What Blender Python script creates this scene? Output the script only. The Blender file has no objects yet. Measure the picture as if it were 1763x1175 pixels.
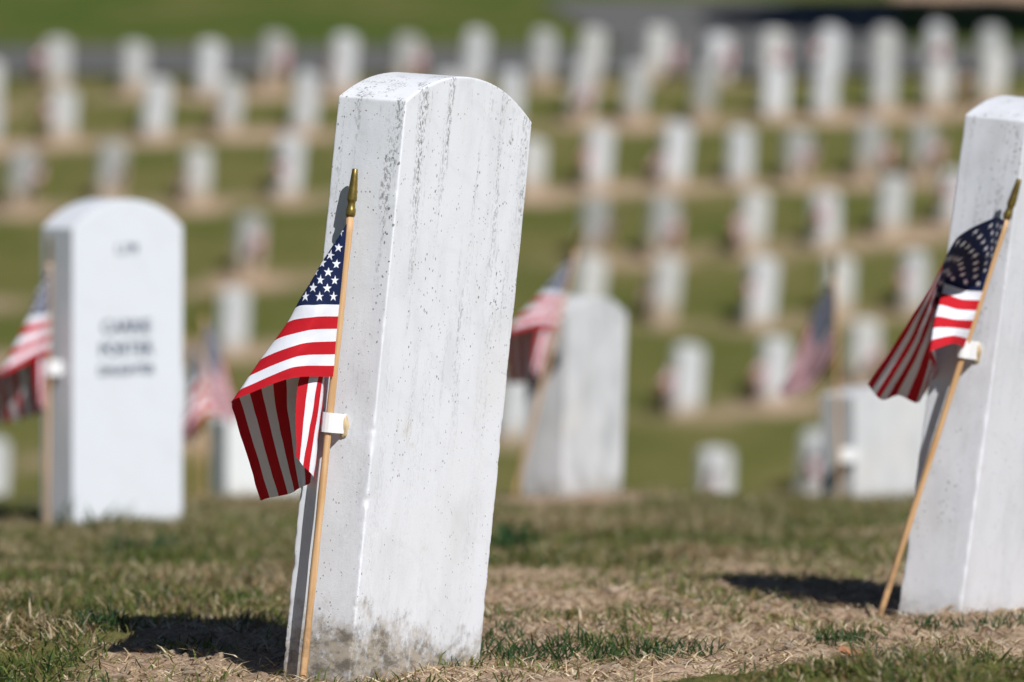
import bpy, bmesh, math, random
import numpy as np
from mathutils import Vector, Matrix

random.seed(7)
RNG = np.random.default_rng(11)
SC = bpy.context.scene
COL = SC.collection

# ------------------------------------------------------------------ camera, sky, sun, exposure
CAM_Z = 0.75
FPX = 200.0 / 36.0 * 1763.0          # focal length in photograph pixels
HORIZON = 150.0                      # photograph row of the true horizon
cam_data = bpy.data.cameras.new('camera')
cam_data.lens = 200.0
cam_data.sensor_width = 36.0
cam_data.clip_start = 0.1
cam_data.clip_end = 3000.0
cam_data.dof.use_dof = True
cam_data.dof.focus_distance = 7.12
cam_data.dof.aperture_fstop = 5.2
cam_data.dof.aperture_blades = 0
camera = bpy.data.objects.new('camera', cam_data)
COL.objects.link(camera)
camera.location = (0, 0, CAM_Z)
PITCH = math.atan((587.5 - HORIZON) / FPX)
camera.rotation_euler = (math.pi / 2 - PITCH, 0, 0)
SC.camera = camera

SUN_ELEV = math.radians(42)
SUN_H = Vector((0.485, -0.875, 0)).normalized()
SUN_DIR = Vector((SUN_H.x * math.cos(SUN_ELEV), SUN_H.y * math.cos(SUN_ELEV), math.sin(SUN_ELEV)))
world = bpy.data.worlds.new('World')
SC.world = world
world.use_nodes = True
wn = world.node_tree.nodes
wl = world.node_tree.links
bg = wn['Background']
sky = wn.new('ShaderNodeTexSky')
sky.sky_type = 'NISHITA'
sky.sun_disc = False
sky.air_density = 0.6
sky.dust_density = 0.1
sky.altitude = 600.0
sky.sun_elevation = SUN_ELEV
sky.sun_rotation = math.atan2(SUN_H.x, SUN_H.y)
wl.new(sky.outputs[0], bg.inputs[0])
bg.inputs[1].default_value = 0.05
sun_data = bpy.data.lights.new('sun', 'SUN')
sun_data.energy = 5.0
sun_data.angle = math.radians(0.53)
sun_data.color = (1.0, 0.985, 0.965)
sun = bpy.data.objects.new('sun', sun_data)
COL.objects.link(sun)
sun.rotation_euler = SUN_DIR.to_track_quat('Z', 'Y').to_euler()
sun.location = (3, -4, 9)
SC.view_settings.view_transform = 'Standard'
SC.view_settings.look = 'None'
SC.view_settings.exposure = 0.0
SC.view_settings.gamma = 1.0
SC.view_settings.use_curve_mapping = False
SC.render.engine = 'CYCLES'
SC.cycles.max_bounces = 4
SC.cycles.diffuse_bounces = 3
SC.cycles.use_adaptive_sampling = True
SC.cycles.adaptive_threshold = 0.02
SC.cycles.transparent_max_bounces = 4


# ------------------------------------------------------------------ helpers
def at(px, py, D):
    """A point D metres in front of the camera that the photograph shows at px, py."""
    return np.array([(px - 881.5) * D / FPX, D, CAM_Z - (py - HORIZON) * D / FPX])


def hash01(ix, iy, iz, seed):
    ix, iy, iz = np.atleast_1d(ix), np.atleast_1d(iy), np.atleast_1d(iz)
    n = (ix.astype(np.int64) * 374761393 + iy.astype(np.int64) * 668265263 + iz.astype(np.int64) * 2147483647 + seed * 974634533) & 0xFFFFFFFF
    n = ((n ^ (n >> 13)) * 1274126177) & 0xFFFFFFFF
    n = ((n ^ (n >> 16)) * 2246822519) & 0xFFFFFFFF
    n = n ^ (n >> 15)
    return (n & 0xFFFFFF) / float(0xFFFFFF)


def vnoise(x, y, z=0.0, seed=0):
    x = np.asarray(x, float); y = np.asarray(y, float); z = np.asarray(z, float)
    x, y, z = np.broadcast_arrays(x, y, z)
    ix, iy, iz = np.floor(x), np.floor(y), np.floor(z)
    fx, fy, fz = x - ix, y - iy, z - iz
    fx, fy, fz = [f * f * (3 - 2 * f) for f in (fx, fy, fz)]
    r = 0
    for dx in (0, 1):
        for dy in (0, 1):
            for dz in (0, 1):
                w = (fx if dx else 1 - fx) * (fy if dy else 1 - fy) * (fz if dz else 1 - fz)
                r = r + w * hash01(ix + dx, iy + dy, iz + dz, seed)
    return r


def fbm(x, y, z=0.0, seed=0, octaves=3):
    r, a, t = 0, 1.0, 0
    for o in range(octaves):
        r = r + a * vnoise(np.asarray(x) * 2 ** o, np.asarray(y) * 2 ** o, np.asarray(z) * 2 ** o, seed + o * 17)
        t += a
        a *= 0.5
    return r / t


def sstep(a, b, x):
    t = np.clip((np.asarray(x, float) - a) / (b - a), 0, 1)
    return t * t * (3 - 2 * t)


def mesh_from(name, verts, faces, mats, smooth=True, uv=None, colors=None, attrs=None, mat_idx=None):
    me = bpy.data.meshes.new(name)
    verts = np.asarray(verts, np.float32)
    if isinstance(faces, np.ndarray):
        n, k = faces.shape
        me.vertices.add(len(verts)); me.vertices.foreach_set('co', verts.ravel())
        me.loops.add(n * k); me.loops.foreach_set('vertex_index', faces.astype(np.int32).ravel())
        me.polygons.add(n)
        me.polygons.foreach_set('loop_start', np.arange(0, n * k, k, dtype=np.int32))
        me.polygons.foreach_set('loop_total', np.full(n, k, dtype=np.int32))
        me.update(calc_edges=True)
    else:
        me.from_pydata([tuple(v) for v in verts], [], faces)
        me.update()
    me.polygons.foreach_set('use_smooth', np.full(len(me.polygons), smooth, dtype=bool))
    for m in (mats if isinstance(mats, (list, tuple)) else [mats]):
        me.materials.append(m)
    if mat_idx is not None:
        me.polygons.foreach_set('material_index', np.asarray(mat_idx, np.int32))
    if uv is not None:
        lay = me.uv_layers.new(name='UVMap')
        li = np.empty(len(me.loops), np.int32); me.loops.foreach_get('vertex_index', li)
        lay.data.foreach_set('uv', np.asarray(uv, np.float32)[li].ravel())
    if colors is not None:
        ca = me.color_attributes.new('tint', 'FLOAT_COLOR', 'POINT')
        c4 = np.ones((len(verts), 4), np.float32); c4[:, :3] = colors
        ca.data.foreach_set('color', c4.ravel())
    for k, v in (attrs or {}).items():
        a = me.attributes.new(k, 'FLOAT', 'POINT')
        a.data.foreach_set('value', np.asarray(v, np.float32))
    me.validate()
    return me


def link(name, data, parent=None, label=None, category=None, group=None, kind=None):
    o = bpy.data.objects.new(name, data)
    COL.objects.link(o)
    if parent is not None:
        o.parent = parent
    for k, v in (('label', label), ('category', category), ('group', group), ('kind', kind)):
        if v:
            o[k] = v
    return o


# ------------------------------------------------------------------ node material helpers
class NT:
    def __init__(self, name):
        self.mat = bpy.data.materials.new(name)
        self.mat.use_nodes = True
        self.t = self.mat.node_tree
        self.n, self.l = self.t.nodes, self.t.links
        self.bsdf = self.n['Principled BSDF']
        self.out = self.n['Material Output']

    def add(self, kind, **kw):
        nd = self.n.new(kind)
        for k, v in kw.items():
            setattr(nd, k, v)
        return nd

    def put(self, sock, val):
        if hasattr(val, 'is_linked') or isinstance(val, bpy.types.NodeSocket):
            self.l.new(val, sock)
        else:
            sock.default_value = val

    def math(self, op, a, b=None, c=None, clamp=False):
        nd = self.add('ShaderNodeMath', operation=op, use_clamp=clamp)
        self.put(nd.inputs[0], a)
        if b is not None: self.put(nd.inputs[1], b)
        if c is not None: self.put(nd.inputs[2], c)
        return nd.outputs[0]

    def mix(self, fac, a, b, blend='MIX'):
        nd = self.add('ShaderNodeMix', data_type='RGBA', blend_type=blend)
        self.put(nd.inputs[0], fac)
        for s, v in ((nd.inputs[6], a), (nd.inputs[7], b)):
            self.put(s, v if not isinstance(v, tuple) else (v + (1.0,) if len(v) == 3 else v))
        return nd.outputs[2]

    def ramp(self, fac, lo, hi, vlo=0.0, vhi=1.0, smooth=True):
        nd = self.add('ShaderNodeMapRange', interpolation_type='SMOOTHSTEP' if smooth else 'LINEAR')
        self.put(nd.inputs[0], fac)
        self.put(nd.inputs[1], lo); self.put(nd.inputs[2], hi)
        nd.inputs[3].default_value, nd.inputs[4].default_value = vlo, vhi
        return nd.outputs[0]

    def coord(self, which='Object'):
        return self.add('ShaderNodeTexCoord').outputs[which]

    def mapping(self, vec, scale=(1, 1, 1), loc=(0, 0, 0)):
        nd = self.add('ShaderNodeMapping')
        self.put(nd.inputs[0], vec)
        nd.inputs['Scale'].default_value = scale
        nd.inputs['Location'].default_value = loc
        return nd.outputs[0]

    def noise(self, vec, scale, detail=4.0, rough=0.55):
        nd = self.add('ShaderNodeTexNoise')
        self.put(nd.inputs['Vector'], vec)
        nd.inputs['Scale'].default_value = scale
        nd.inputs['Detail'].default_value = detail
        nd.inputs['Roughness'].default_value = rough
        return nd.outputs[0]

    def voronoi(self, vec, scale, rand=1.0):
        nd = self.add('ShaderNodeTexVoronoi')
        self.put(nd.inputs['Vector'], vec)
        nd.inputs['Scale'].default_value = scale
        nd.inputs['Randomness'].default_value = rand
        return nd

    def bump(self, height, strength, dist):
        nd = self.add('ShaderNodeBump')
        nd.inputs['Strength'].default_value = strength
        nd.inputs['Distance'].default_value = dist
        self.put(nd.inputs['Height'], height)
        self.l.new(nd.outputs[0], self.bsdf.inputs['Normal'])

    def base(self, col, rough=0.6, spec=0.3):
        self.put(self.bsdf.inputs['Base Color'], col if not isinstance(col, tuple) else col + (1.0,))
        self.put(self.bsdf.inputs['Roughness'], rough)
        self.bsdf.inputs['Specular IOR Level'].default_value = spec


def marble(name, seed, tone=(0.78, 0.785, 0.80), specks=1.0, streaks=1.0, stain=0.1, stain_amt=1.0, grey=0.15, top_h=0.72):
    m = NT(name)
    co = m.mapping(m.coord(), loc=(seed * 3.1, seed * 1.7, 0))
    sep = m.add('ShaderNodeSeparateXYZ')
    m.l.new(m.coord(), sep.inputs[0])
    z = sep.outputs[2]
    big = m.noise(co, 5.0, 3)
    cloud = m.noise(m.mapping(co, (1, 1, 0.45)), 16.0, 5, 0.6)
    col = m.mix(m.ramp(cloud, 0.42, 0.72, 0.0, grey), tone, (0.42, 0.43, 0.44))
    col = m.mix(m.ramp(big, 0.5, 0.75, 0.0, 0.35 * grey + 0.04), col, (0.62, 0.55, 0.44))
    # faint grey veins running obliquely through the stone
    wv = m.add('ShaderNodeTexWave', wave_type='BANDS', bands_direction='DIAGONAL')
    m.put(wv.inputs['Vector'], m.mapping(co, (1, 1, 1.6)))
    wv.inputs['Scale'].default_value = 3.1
    wv.inputs['Distortion'].default_value = 7.0
    wv.inputs['Detail'].default_value = 4.0
    wv.inputs['Detail Scale'].default_value = 1.4
    col = m.mix(m.ramp(wv.outputs['Fac'], 0.93, 1.0, 0.0, 0.07), col, (0.45, 0.46, 0.48))
    # crystal grain
    grain = m.noise(co, 520.0, 2)
    col = m.mix(m.ramp(grain, 0.35, 0.7, 0.0, 0.10), col, (0.55, 0.56, 0.58))
    # black lichen specks, denser in vertical runs
    runs = m.noise(m.mapping(co, (26, 26, 2.2)), 1.0, 4, 0.6)
    patch = m.noise(co, 9.0, 2)
    wob = m.add('ShaderNodeVectorMath', operation='ADD')
    nz = m.add('ShaderNodeTexNoise'); m.put(nz.inputs['Vector'], co); nz.inputs['Scale'].default_value = 130.0
    sc = m.add('ShaderNodeVectorMath', operation='SCALE'); m.l.new(nz.outputs['Color'], sc.inputs[0]); sc.inputs['Scale'].default_value = 0.006
    m.l.new(co, wob.inputs[0]); m.l.new(sc.outputs[0], wob.inputs[1])
    for scale, r0, lo, hi, thin in ((250.0, 0.42, 0.40, 0.62, 0.85), (130.0, 0.26, 0.46, 0.68, 0.6), (44.0, 0.11, 0.50, 0.72, 0.7)):
        vo = m.voronoi(m.mapping(wob.outputs[0], (1, 1, 0.62)), scale)
        hs = m.add('ShaderNodeSeparateColor'); m.l.new(vo.outputs['Color'], hs.inputs[0])
        size = m.math('MULTIPLY', m.ramp(hs.outputs[0], 1.0 - 0.72 * specks * thin, 1.0), r0)
        dens = m.ramp(m.math('ADD', m.math('MULTIPLY', runs, 0.65), m.math('MULTIPLY', patch, 0.35)), lo, hi, 0.22, 1.0)
        size = m.math('MULTIPLY', m.math('MULTIPLY', size, dens), m.ramp(z, 0.15, top_h, 0.72, 0.98))
        dot = m.ramp(m.math('SUBTRACT', vo.outputs['Distance'], size), -0.05, 0.01, 1.0, 0.0)
        col = m.mix(m.math('MULTIPLY', dot, 0.78), col, m.mix(hs.outputs[1], (0.05, 0.05, 0.048), (0.15, 0.13, 0.10)))
    # vertical grey wash under the arched top
    wash = m.noise(m.mapping(co, (34, 34, 2.6)), 1.0, 6, 0.7)
    fine = m.noise(m.mapping(co, (1, 1, 0.55)), 300.0, 3, 0.7)
    wz = m.ramp(z, top_h * 0.25, top_h * 0.95, 0.15, 1.0)
    wmask = m.math('MULTIPLY', m.math('MULTIPLY', m.ramp(wash, 0.49, 0.66), m.ramp(fine, 0.46, 0.58)), m.math('MULTIPLY', wz, 0.62 * streaks))
    col = m.mix(wmask, col, (0.13, 0.13, 0.125))
    ochre = m.math('MULTIPLY', m.ramp(m.noise(co, 13.0, 3), 0.66, 0.78), m.ramp(fine, 0.3, 0.7))
    col = m.mix(m.math('MULTIPLY', ochre, 0.5 * specks), col, (0.40, 0.33, 0.2))
    # soil and algae stain climbing from the turf
    sn = m.noise(m.mapping(co, (1, 1, 0.75)), 19.0, 6, 0.68)
    sn2 = m.noise(co, 95.0, 4, 0.7)
    hgt = m.math('SUBTRACT', m.math('ADD', m.math('MULTIPLY', sn, stain * 2.3), m.math('MULTIPLY', sn2, stain * 0.7)), m.math('ADD', z, stain * 0.72))
    smask = m.math('MULTIPLY', m.ramp(hgt, -0.022, 0.045), stain_amt)
    dark = m.ramp(m.noise(m.mapping(co, (1, 1, 2.0)), 26.0, 5, 0.7), 0.42, 0.62)
    scol = m.mix(m.ramp(sn2, 0.35, 0.65), m.mix(dark, (0.33, 0.28, 0.21), (0.075, 0.068, 0.055)), m.mix(dark, (0.42, 0.375, 0.31), (0.19, 0.17, 0.14)))
    col = m.mix(m.math('MULTIPLY', smask, m.ramp(sn2, 0.25, 0.55, 0.45, 1.0)), col, scol)
    m.base(col, m.ramp(grain, 0.3, 0.7, 0.45, 0.75), 0.35)
    hb = m.math('ADD', m.math('MULTIPLY', grain, 0.5), m.math('MULTIPLY', m.noise(co, 150.0, 3, 0.6), 0.5))
    m.bump(hb, 0.22, 0.0018)
    return m.mat


def plain(name, col, rough=0.5, spec=0.4, metal=0.0, nscale=None, ncol=None):
    m = NT(name)
    c = col
    if nscale:
        c = m.mix(m.ramp(m.noise(m.coord(), nscale, 4), 0.35, 0.7), col, ncol)
    m.base(c, rough, spec)
    m.bsdf.inputs['Metallic'].default_value = metal
    return m.mat


def wood_mat():
    m = NT('pine_stick')
    co = m.coord()
    g = m.noise(m.mapping(co, (260, 260, 9)), 1.0, 5, 0.6)
    b = m.noise(m.mapping(co, (60, 60, 14)), 1.0, 3)
    c = m.mix(m.ramp(g, 0.35, 0.7), (0.64, 0.41, 0.215), (0.50, 0.285, 0.125))
    c = m.mix(m.ramp(b, 0.55, 0.8, 0, 0.5), c, (0.33, 0.17, 0.07))
    sz = m.add('ShaderNodeSeparateXYZ'); m.l.new(co, sz.inputs[0])
    dirt = m.math('MULTIPLY', m.ramp(sz.outputs[2], 0.16, 0.0), m.ramp(m.noise(co, 55.0, 4, 0.7), 0.38, 0.62))
    c = m.mix(m.math('MULTIPLY', dirt, 0.6), c, (0.16, 0.10, 0.06))
    m.base(c, 0.5, 0.4)
    m.bump(g, 0.3, 0.0008)
    return m.mat


def brass_mat():
    m = NT('gilt_plastic')
    n = m.noise(m.coord(), 120.0, 4, 0.65)
    c = m.mix(m.ramp(n, 0.35, 0.7), (0.31, 0.225, 0.06), (0.19, 0.135, 0.035))
    m.base(c, 0.38, 0.5)
    m.bsdf.inputs['Metallic'].default_value = 0.75
    return m.mat


def flag_mat(name='printed_flag_cloth', R=0.0065):
    """Thirteen stripes and fifty stars printed from the cloth's own UV."""
    m = NT(name)
    uv = m.coord('UV')
    sep = m.add('ShaderNodeSeparateXYZ'); m.l.new(uv, sep.inputs[0])
    U, V = sep.outputs[0], sep.outputs[1]
    st = m.math('MODULO', m.math('FLOOR', m.math('MULTIPLY', V, 13.0)), 2.0)     # 0 red, 1 white
    wv = m.noise(m.mapping(uv, (700, 420, 1)), 1.0, 2)
    crumple = m.noise(m.mapping(uv, (9, 6, 1)), 1.0, 4, 0.6)
    red = m.mix(m.ramp(wv, 0.3, 0.7, 0, 0.35), (0.50, 0.012, 0.022), (0.40, 0.008, 0.014))
    white = m.mix(m.ramp(wv, 0.3, 0.7, 0, 0.3), (0.76, 0.775, 0.84), (0.69, 0.705, 0.77))
    blue = m.mix(m.ramp(wv, 0.3, 0.7, 0, 0.35), (0.0095, 0.018, 0.064), (0.006, 0.011, 0.045))
    col = m.mix(st, red, white)
    UW, UH = 0.40, 7.0 / 13.0
    px = m.math('MULTIPLY', U, 12.0 / UW)
    py = m.math('MULTIPLY', V, 10.0 / UH)
    cw, ch = UW * 0.305 / 12.0, UH * 0.192 / 10.0
    k = 2 * math.pi / 5
    ri = 0.40 * R
    ex, ey = ri * math.cos(k / 2) - R, ri * math.sin(k / 2)

    def star(off):
        qx = m.math('MULTIPLY', m.math('SUBTRACT', m.math('MODULO', m.math('ADD', px, off), 2.0), 1.0), cw)
        qy = m.math('MULTIPLY', m.math('SUBTRACT', m.math('MODULO', m.math('ADD', py, off), 2.0), 1.0), -ch)
        r = m.math('SQRT', m.math('ADD', m.math('MULTIPLY', qx, qx), m.math('MULTIPLY', qy, qy)))
        th = m.math('ADD', m.math('ARCTAN2', qx, qy), 2 * math.pi + k / 2)
        tp = m.math('ABSOLUTE', m.math('SUBTRACT', m.math('MODULO', th, k), k / 2))
        sx = m.math('SUBTRACT', m.math('MULTIPLY', r, m.math('COSINE', tp)), R)
        sy = m.math('MULTIPLY', r, m.math('SINE', tp))
        cr = m.math('SUBTRACT', m.math('MULTIPLY', sy, ex), m.math('MULTIPLY', sx, ey))
        return m.math('GREATER_THAN', cr, 0.0)

    def inside(v, lo, hi):
        return m.math('MULTIPLY', m.math('GREATER_THAN', v, lo), m.math('LESS_THAN', v, hi))
    sA = star(0.0)
    sB = m.math('MULTIPLY', star(1.0), m.math('MULTIPLY', inside(px, 1.0, 11.0), inside(py, 1.0, 9.0)))
    stars = m.math('MAXIMUM', sA, sB)
    union = m.math('MULTIPLY', m.math('LESS_THAN', U, UW), m.math('LESS_THAN', V, UH))
    col = m.mix(union, col, m.mix(stars, blue, white))
    m.base(col, 0.75, 0.15)
    hb = m.math('ADD', m.math('MULTIPLY', wv, 0.12), crumple)
    m.bump(hb, 0.35, 0.004)
    tr = m.add('ShaderNodeBsdfTranslucent'); m.l.new(col, tr.inputs['Color'])
    mx = m.add('ShaderNodeMixShader'); mx.inputs[0].default_value = 0.05
    m.l.new(m.bsdf.outputs[0], mx.inputs[1]); m.l.new(tr.outputs[0], mx.inputs[2])
    m.l.new(mx.outputs[0], m.out.inputs['Surface'])
    return m.mat


def blade_mat(name, trans=0.3):
    m = NT(name)
    a = m.add('ShaderNodeAttribute', attribute_name='tint')
    m.l.new(a.outputs['Color'], m.bsdf.inputs['Base Color'])
    m.bsdf.inputs['Roughness'].default_value = 0.55
    m.bsdf.inputs['Specular IOR Level'].default_value = 0.25
    tr = m.add('ShaderNodeBsdfTranslucent'); m.l.new(a.outputs['Color'], tr.inputs['Color'])
    mx = m.add('ShaderNodeMixShader'); mx.inputs[0].default_value = trans
    m.l.new(m.bsdf.outputs[0], mx.inputs[1]); m.l.new(tr.outputs[0], mx.inputs[2])
    m.l.new(mx.outputs[0], m.out.inputs['Surface'])
    return m.mat


def ground_mat():
    m = NT('turf_and_soil')
    co = m.coord()
    bare = m.add('ShaderNodeAttribute', attribute_name='bare').outputs['Fac']
    n1 = m.noise(co, 0.9, 5, 0.6)
    n2 = m.noise(co, 7.0, 5, 0.6)
    n3 = m.noise(co, 60.0, 5, 0.65)
    n4 = m.noise(m.mapping(co, (1, 1, 1)), 210.0, 3, 0.6)
    soil = m.mix(m.ramp(n3, 0.3, 0.7), (0.33, 0.22, 0.15), (0.52, 0.385, 0.28))
    soil = m.mix(m.ramp(n4, 0.5, 0.75, 0, 0.6), soil, (0.52, 0.41, 0.30))
    soil = m.mix(m.ramp(n2, 0.5, 0.75, 0, 0.45), soil, (0.17, 0.105, 0.06))
    lawn = m.mix(m.ramp(n1, 0.35, 0.68), (0.092, 0.108, 0.024), (0.155, 0.142, 0.050))
    lawn = m.mix(m.ramp(n2, 0.45, 0.75, 0, 0.6), lawn, (0.16, 0.13, 0.05))
    lawn = m.mix(m.ramp(n3, 0.45, 0.8, 0, 0.4), lawn, (0.05, 0.075, 0.012))
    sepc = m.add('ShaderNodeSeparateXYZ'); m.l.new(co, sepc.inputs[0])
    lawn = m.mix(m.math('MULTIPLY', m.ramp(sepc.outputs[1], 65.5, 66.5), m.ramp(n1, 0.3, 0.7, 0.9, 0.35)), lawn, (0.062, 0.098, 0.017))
    fac = m.ramp(m.math('ADD', bare, m.math('MULTIPLY', m.math('SUBTRACT', n2, 0.5), 0.5)), 0.25, 0.8)
    m.base(m.mix(fac, lawn, soil), 0.95, 0.1)
    m.bump(m.math('ADD', n3, m.math('MULTIPLY', n4, 0.5)), 0.8, 0.012)
    return m.mat


def road_mat():
    m = NT('weathered_asphalt')
    co = m.coord()
    n = m.noise(co, 40.0, 4)
    b = m.noise(co, 0.7, 4)
    c = m.mix(m.ramp(n, 0.35, 0.7), (0.10, 0.10, 0.10), (0.14, 0.137, 0.132))
    c = m.mix(m.ramp(b, 0.4, 0.7, 0, 0.5), c, (0.115, 0.118, 0.105))
    m.base(c, 0.9, 0.2)
    m.bump(n, 0.5, 0.01)
    return m.mat


MAT_FLAG = flag_mat()
MAT_FLAG_SMALL_STARS = flag_mat('printed_flag_cloth_small_stars', 0.0047)
MAT_WOOD = wood_mat()
MAT_BRASS = brass_mat()
MAT_CLIP = plain('white_plastic', (0.78, 0.78, 0.78), 0.4, 0.5)
MAT_GLUE = plain('dried_glue', (0.55, 0.43, 0.26), 0.5, 0.4, 0, 90.0, (0.35, 0.26, 0.15))
MAT_INK = plain('letter_paint', (0.04, 0.06, 0.10), 0.7, 0.2, 0, 300.0, (0.08, 0.11, 0.16))
MAT_BLADE = blade_mat('grass_blade', 0.45)
MAT_STRAW = blade_mat('straw_blade', 0.1)
MAT_PEBBLE = plain('pebble', (0.25, 0.185, 0.13), 0.9, 0.15, 0, 40.0, (0.36, 0.29, 0.22))
MAT_LEAF = plain('dead_leaf', (0.42, 0.20, 0.11), 0.7, 0.2, 0, 60.0, (0.28, 0.13, 0.07))

# ------------------------------------------------------------------ the terrain
PROF = np.array([(-60, -1.5), (-5, -.05), (0, -.02), (4, -.01), (6, 0.0), (7.0, .012), (8.1, -.003), (9, -.04), (10, -.09), (11, -.14), (12.4, -.206),
                 (13.2, -.245), (14, -.285), (14.8, -.34), (16, -.435), (17.5, -.53), (19.5, -.65), (21, -.79), (24, -1.12), (30, -1.95),
                 (36, -2.7), (41, -3.2), (44, -3.25), (46, -2.98), (47, -2.70), (49, -2.20), (55, -.725), (60, .504), (61.3, .80), (66, 1.19), (68, 1.50),
                 (74, 2.7), (90, 5.4), (130, 9.0), (250, 15.0), (900, 30.0)])


def profile(y):
    """Monotone-slope cubic through the levelled points."""
    xs, zs = PROF[:, 0], PROF[:, 1]
    d = np.diff(zs) / np.diff(xs)
    mslope = np.concatenate([[d[0]], (d[:-1] + d[1:]) / 2, [d[-1]]])
    y = np.clip(np.asarray(y, float), xs[0], xs[-1])
    i = np.clip(np.searchsorted(xs, y) - 1, 0, len(xs) - 2)
    h = xs[i + 1] - xs[i]
    t = (y - xs[i]) / h
    return ((2 * t**3 - 3 * t**2 + 1) * zs[i] + (t**3 - 2 * t**2 + t) * h * mslope[i]
            + (-2 * t**3 + 3 * t**2) * zs[i + 1] + (t**3 - t**2) * h * mslope[i + 1])


def ground_z(x, y, fine=True):
    x = np.asarray(x, float); y = np.asarray(y, float)
    z = profile(y)
    z = z + 0.075 * sstep(7.0, 6.45, y) * sstep(5.2, 6.0, y) * sstep(0.02, 0.3, x)
    z = z + 0.03 * np.exp(-(((x - 0.20) / 0.45) ** 2 + ((y - 14.0) / 0.7) ** 2))
    near = sstep(20, 12, y) * sstep(0, 4, y)
    z = z + near * 0.030 * (fbm(x * 2.2, y * 1.6, 0, 3) - 0.5)
    far = sstep(30, 46, y) * sstep(64, 60, y)
    z = z + far * 0.10 * (fbm(x * 0.5, y * 0.35, 0, 9) - 0.5)
    if fine:
        z = z + near * (0.026 * (fbm(x * 11, y * 8, 0, 21) - 0.5) + 0.020 * (fbm(x * 34, y * 26, 0, 31) - 0.5))
    return z


def gz1(x, y):
    return float(np.ravel(ground_z([x], [y]))[0])


def bareness(x, y):
    """1 on bare soil, 0 on closed turf, for the near plot."""
    x = np.asarray(x, float); y = np.asarray(y, float)
    n = fbm(x * 3.0, y * 2.0, 0, 41) - 0.5
    n2 = fbm(x * 9.0, y * 7.0, 0, 43) - 0.5
    edge_r = 9.75 + 0.9 * n
    b = sstep(edge_r + 0.45, edge_r - 0.35, y) * sstep(-0.42, -0.22, x + 0.25 * n + 0.10 * n2) * sstep(1.9, 1.25, x + 0.5 * n)
    # strip of soil round the foot of the large stone and in its shadow
    el = np.exp(-(((x + 0.27) / 0.30) ** 2 + ((y - 7.3) / 0.72) ** 2))
    b = np.maximum(b, sstep(0.32, 0.6, el + 0.35 * n))
    # bottom left corner
    b = np.maximum(b, 0.6 * sstep(7.2, 6.95, y + 0.3 * n) * sstep(-0.05, -0.2, x) * sstep(-0.72, -0.5, x))
    # turf in front on the right
    b = b * (1 - sstep(6.86, 6.7, y + 0.12 * n) * sstep(0.0, 0.12, x))
    b = np.maximum(b, 0.95 * np.exp(-(((x - 0.20) / 0.33) ** 2 + ((y - 13.75) / 0.55) ** 2)))
    return np.clip(b, 0, 1)


# stones on the far slope: photograph x, photograph y of the top, by row from the road down
ROWS = [
    ('topmost row beside the road', [(-20, 92), (100, 57), (232, 65), (362, 70), (472, 62), (592, 68), (700, 58), (818, 58), (935, 52), (1018, 56), (1130, 45), (1237, 48), (1330, 48), (1427, 42), (1522, 40), (1612, 35), (1705, 28)]),
    ('second row below the road', [(-20, 160), (108, 148), (270, 142), (395, 138), (527, 132), (771, 114), (880, 116), (1003, 114), (1095, 115), (1212, 118), (1333, 108), (1420, 108), (1520, 103), (1614, 100), (1708, 95)]),
    ('third row below the road', [(38, 262), (192, 253), (340, 252), (497, 243), (915, 233), (1030, 220), (1163, 218), (1275, 214), (1372, 213), (1495, 208), (1588, 205)]),
    ('fourth row below the road', [(430, 372), (1022, 345), (1140, 345), (1297, 338), (1420, 323), (1535, 303), (1640, 283)]),
    ('fifth row below the road', [(402, 495), (1015, 450), (1147, 448), (1310, 452), (1445, 440), (1575, 428)]),
    ('sixth row below the road', [(330, 640), (885, 640), (1183, 598), (1335, 582), (1487, 553)]),
    ('lowest row above the crest', [(-20, 745), (1232, 758), (1405, 745)]),
]
STONE_H = 0.575


def slope_depth(top):
    base = top + 118
    for _ in range(6):
        D = 61 * 2409.0 / (2409.0 + base - 150)
        base = top + STONE_H * FPX / D
    return D


FAR = []
for ri, (rname, lst) in enumerate(ROWS):
    for (px, top) in lst:
        D = slope_depth(top)
        FAR.append((ri, px, top, (px - 881.5) * D / FPX, D))

# ---- the ground sheet: one grid, fine near the camera
xs = np.concatenate([[-400, -200, -100, -60, -40, -30], np.arange(-24, -8, 1.0), np.arange(-8, -1.5, 0.2), np.arange(-1.5, 1.5, 0.0135),
                     np.arange(1.5, 8, 0.2), np.arange(8, 24.1, 1.0), [30, 40, 60, 100, 200, 400]])
ys = np.concatenate([[-60, -30, -10, -4, 0, 2, 4, 5], np.arange(5.5, 6.2, 0.05), np.arange(6.2, 9.8, 0.0135), np.arange(9.8, 17, 0.035), np.arange(17, 44, 0.5),
                     np.arange(44, 68, 0.15), np.arange(68, 90, 1.0), [95, 100, 110, 130, 160, 200, 250, 350, 500, 900]])
GX, GY = np.meshgrid(xs, ys)
GZ = ground_z(GX, GY)
bare = bareness(GX, GY) * sstep(20, 17, GY)
hill = np.zeros_like(GX)
for (ri, px, top, sx, sy) in FAR:
    hill = np.maximum(hill, 0.75 * np.exp(-(((GX - sx) / 0.62) ** 2 + ((GY - sy + 0.14) / 0.30) ** 2)))
for ri in range(len(ROWS)):                       # worn strip along each row of stones
    pts = [(f[3], f[4]) for f in FAR if f[0] == ri]
    if len(pts) > 1:
        cx = np.array([p[0] for p in pts]); cy = np.array([p[1] for p in pts])
        cf = np.polyfit(cx, cy, 1)
        hill = np.maximum(hill, 0.50 * np.exp(-((GY - np.polyval(cf, GX) + 0.05) / 0.50) ** 2))
hill = hill * sstep(44, 46, GY) * sstep(62.5, 60.5, GY)
hill = hill * (0.25 + 1.5 * fbm(GX * 0.8, GY * 1.1, 0, 77))
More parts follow.
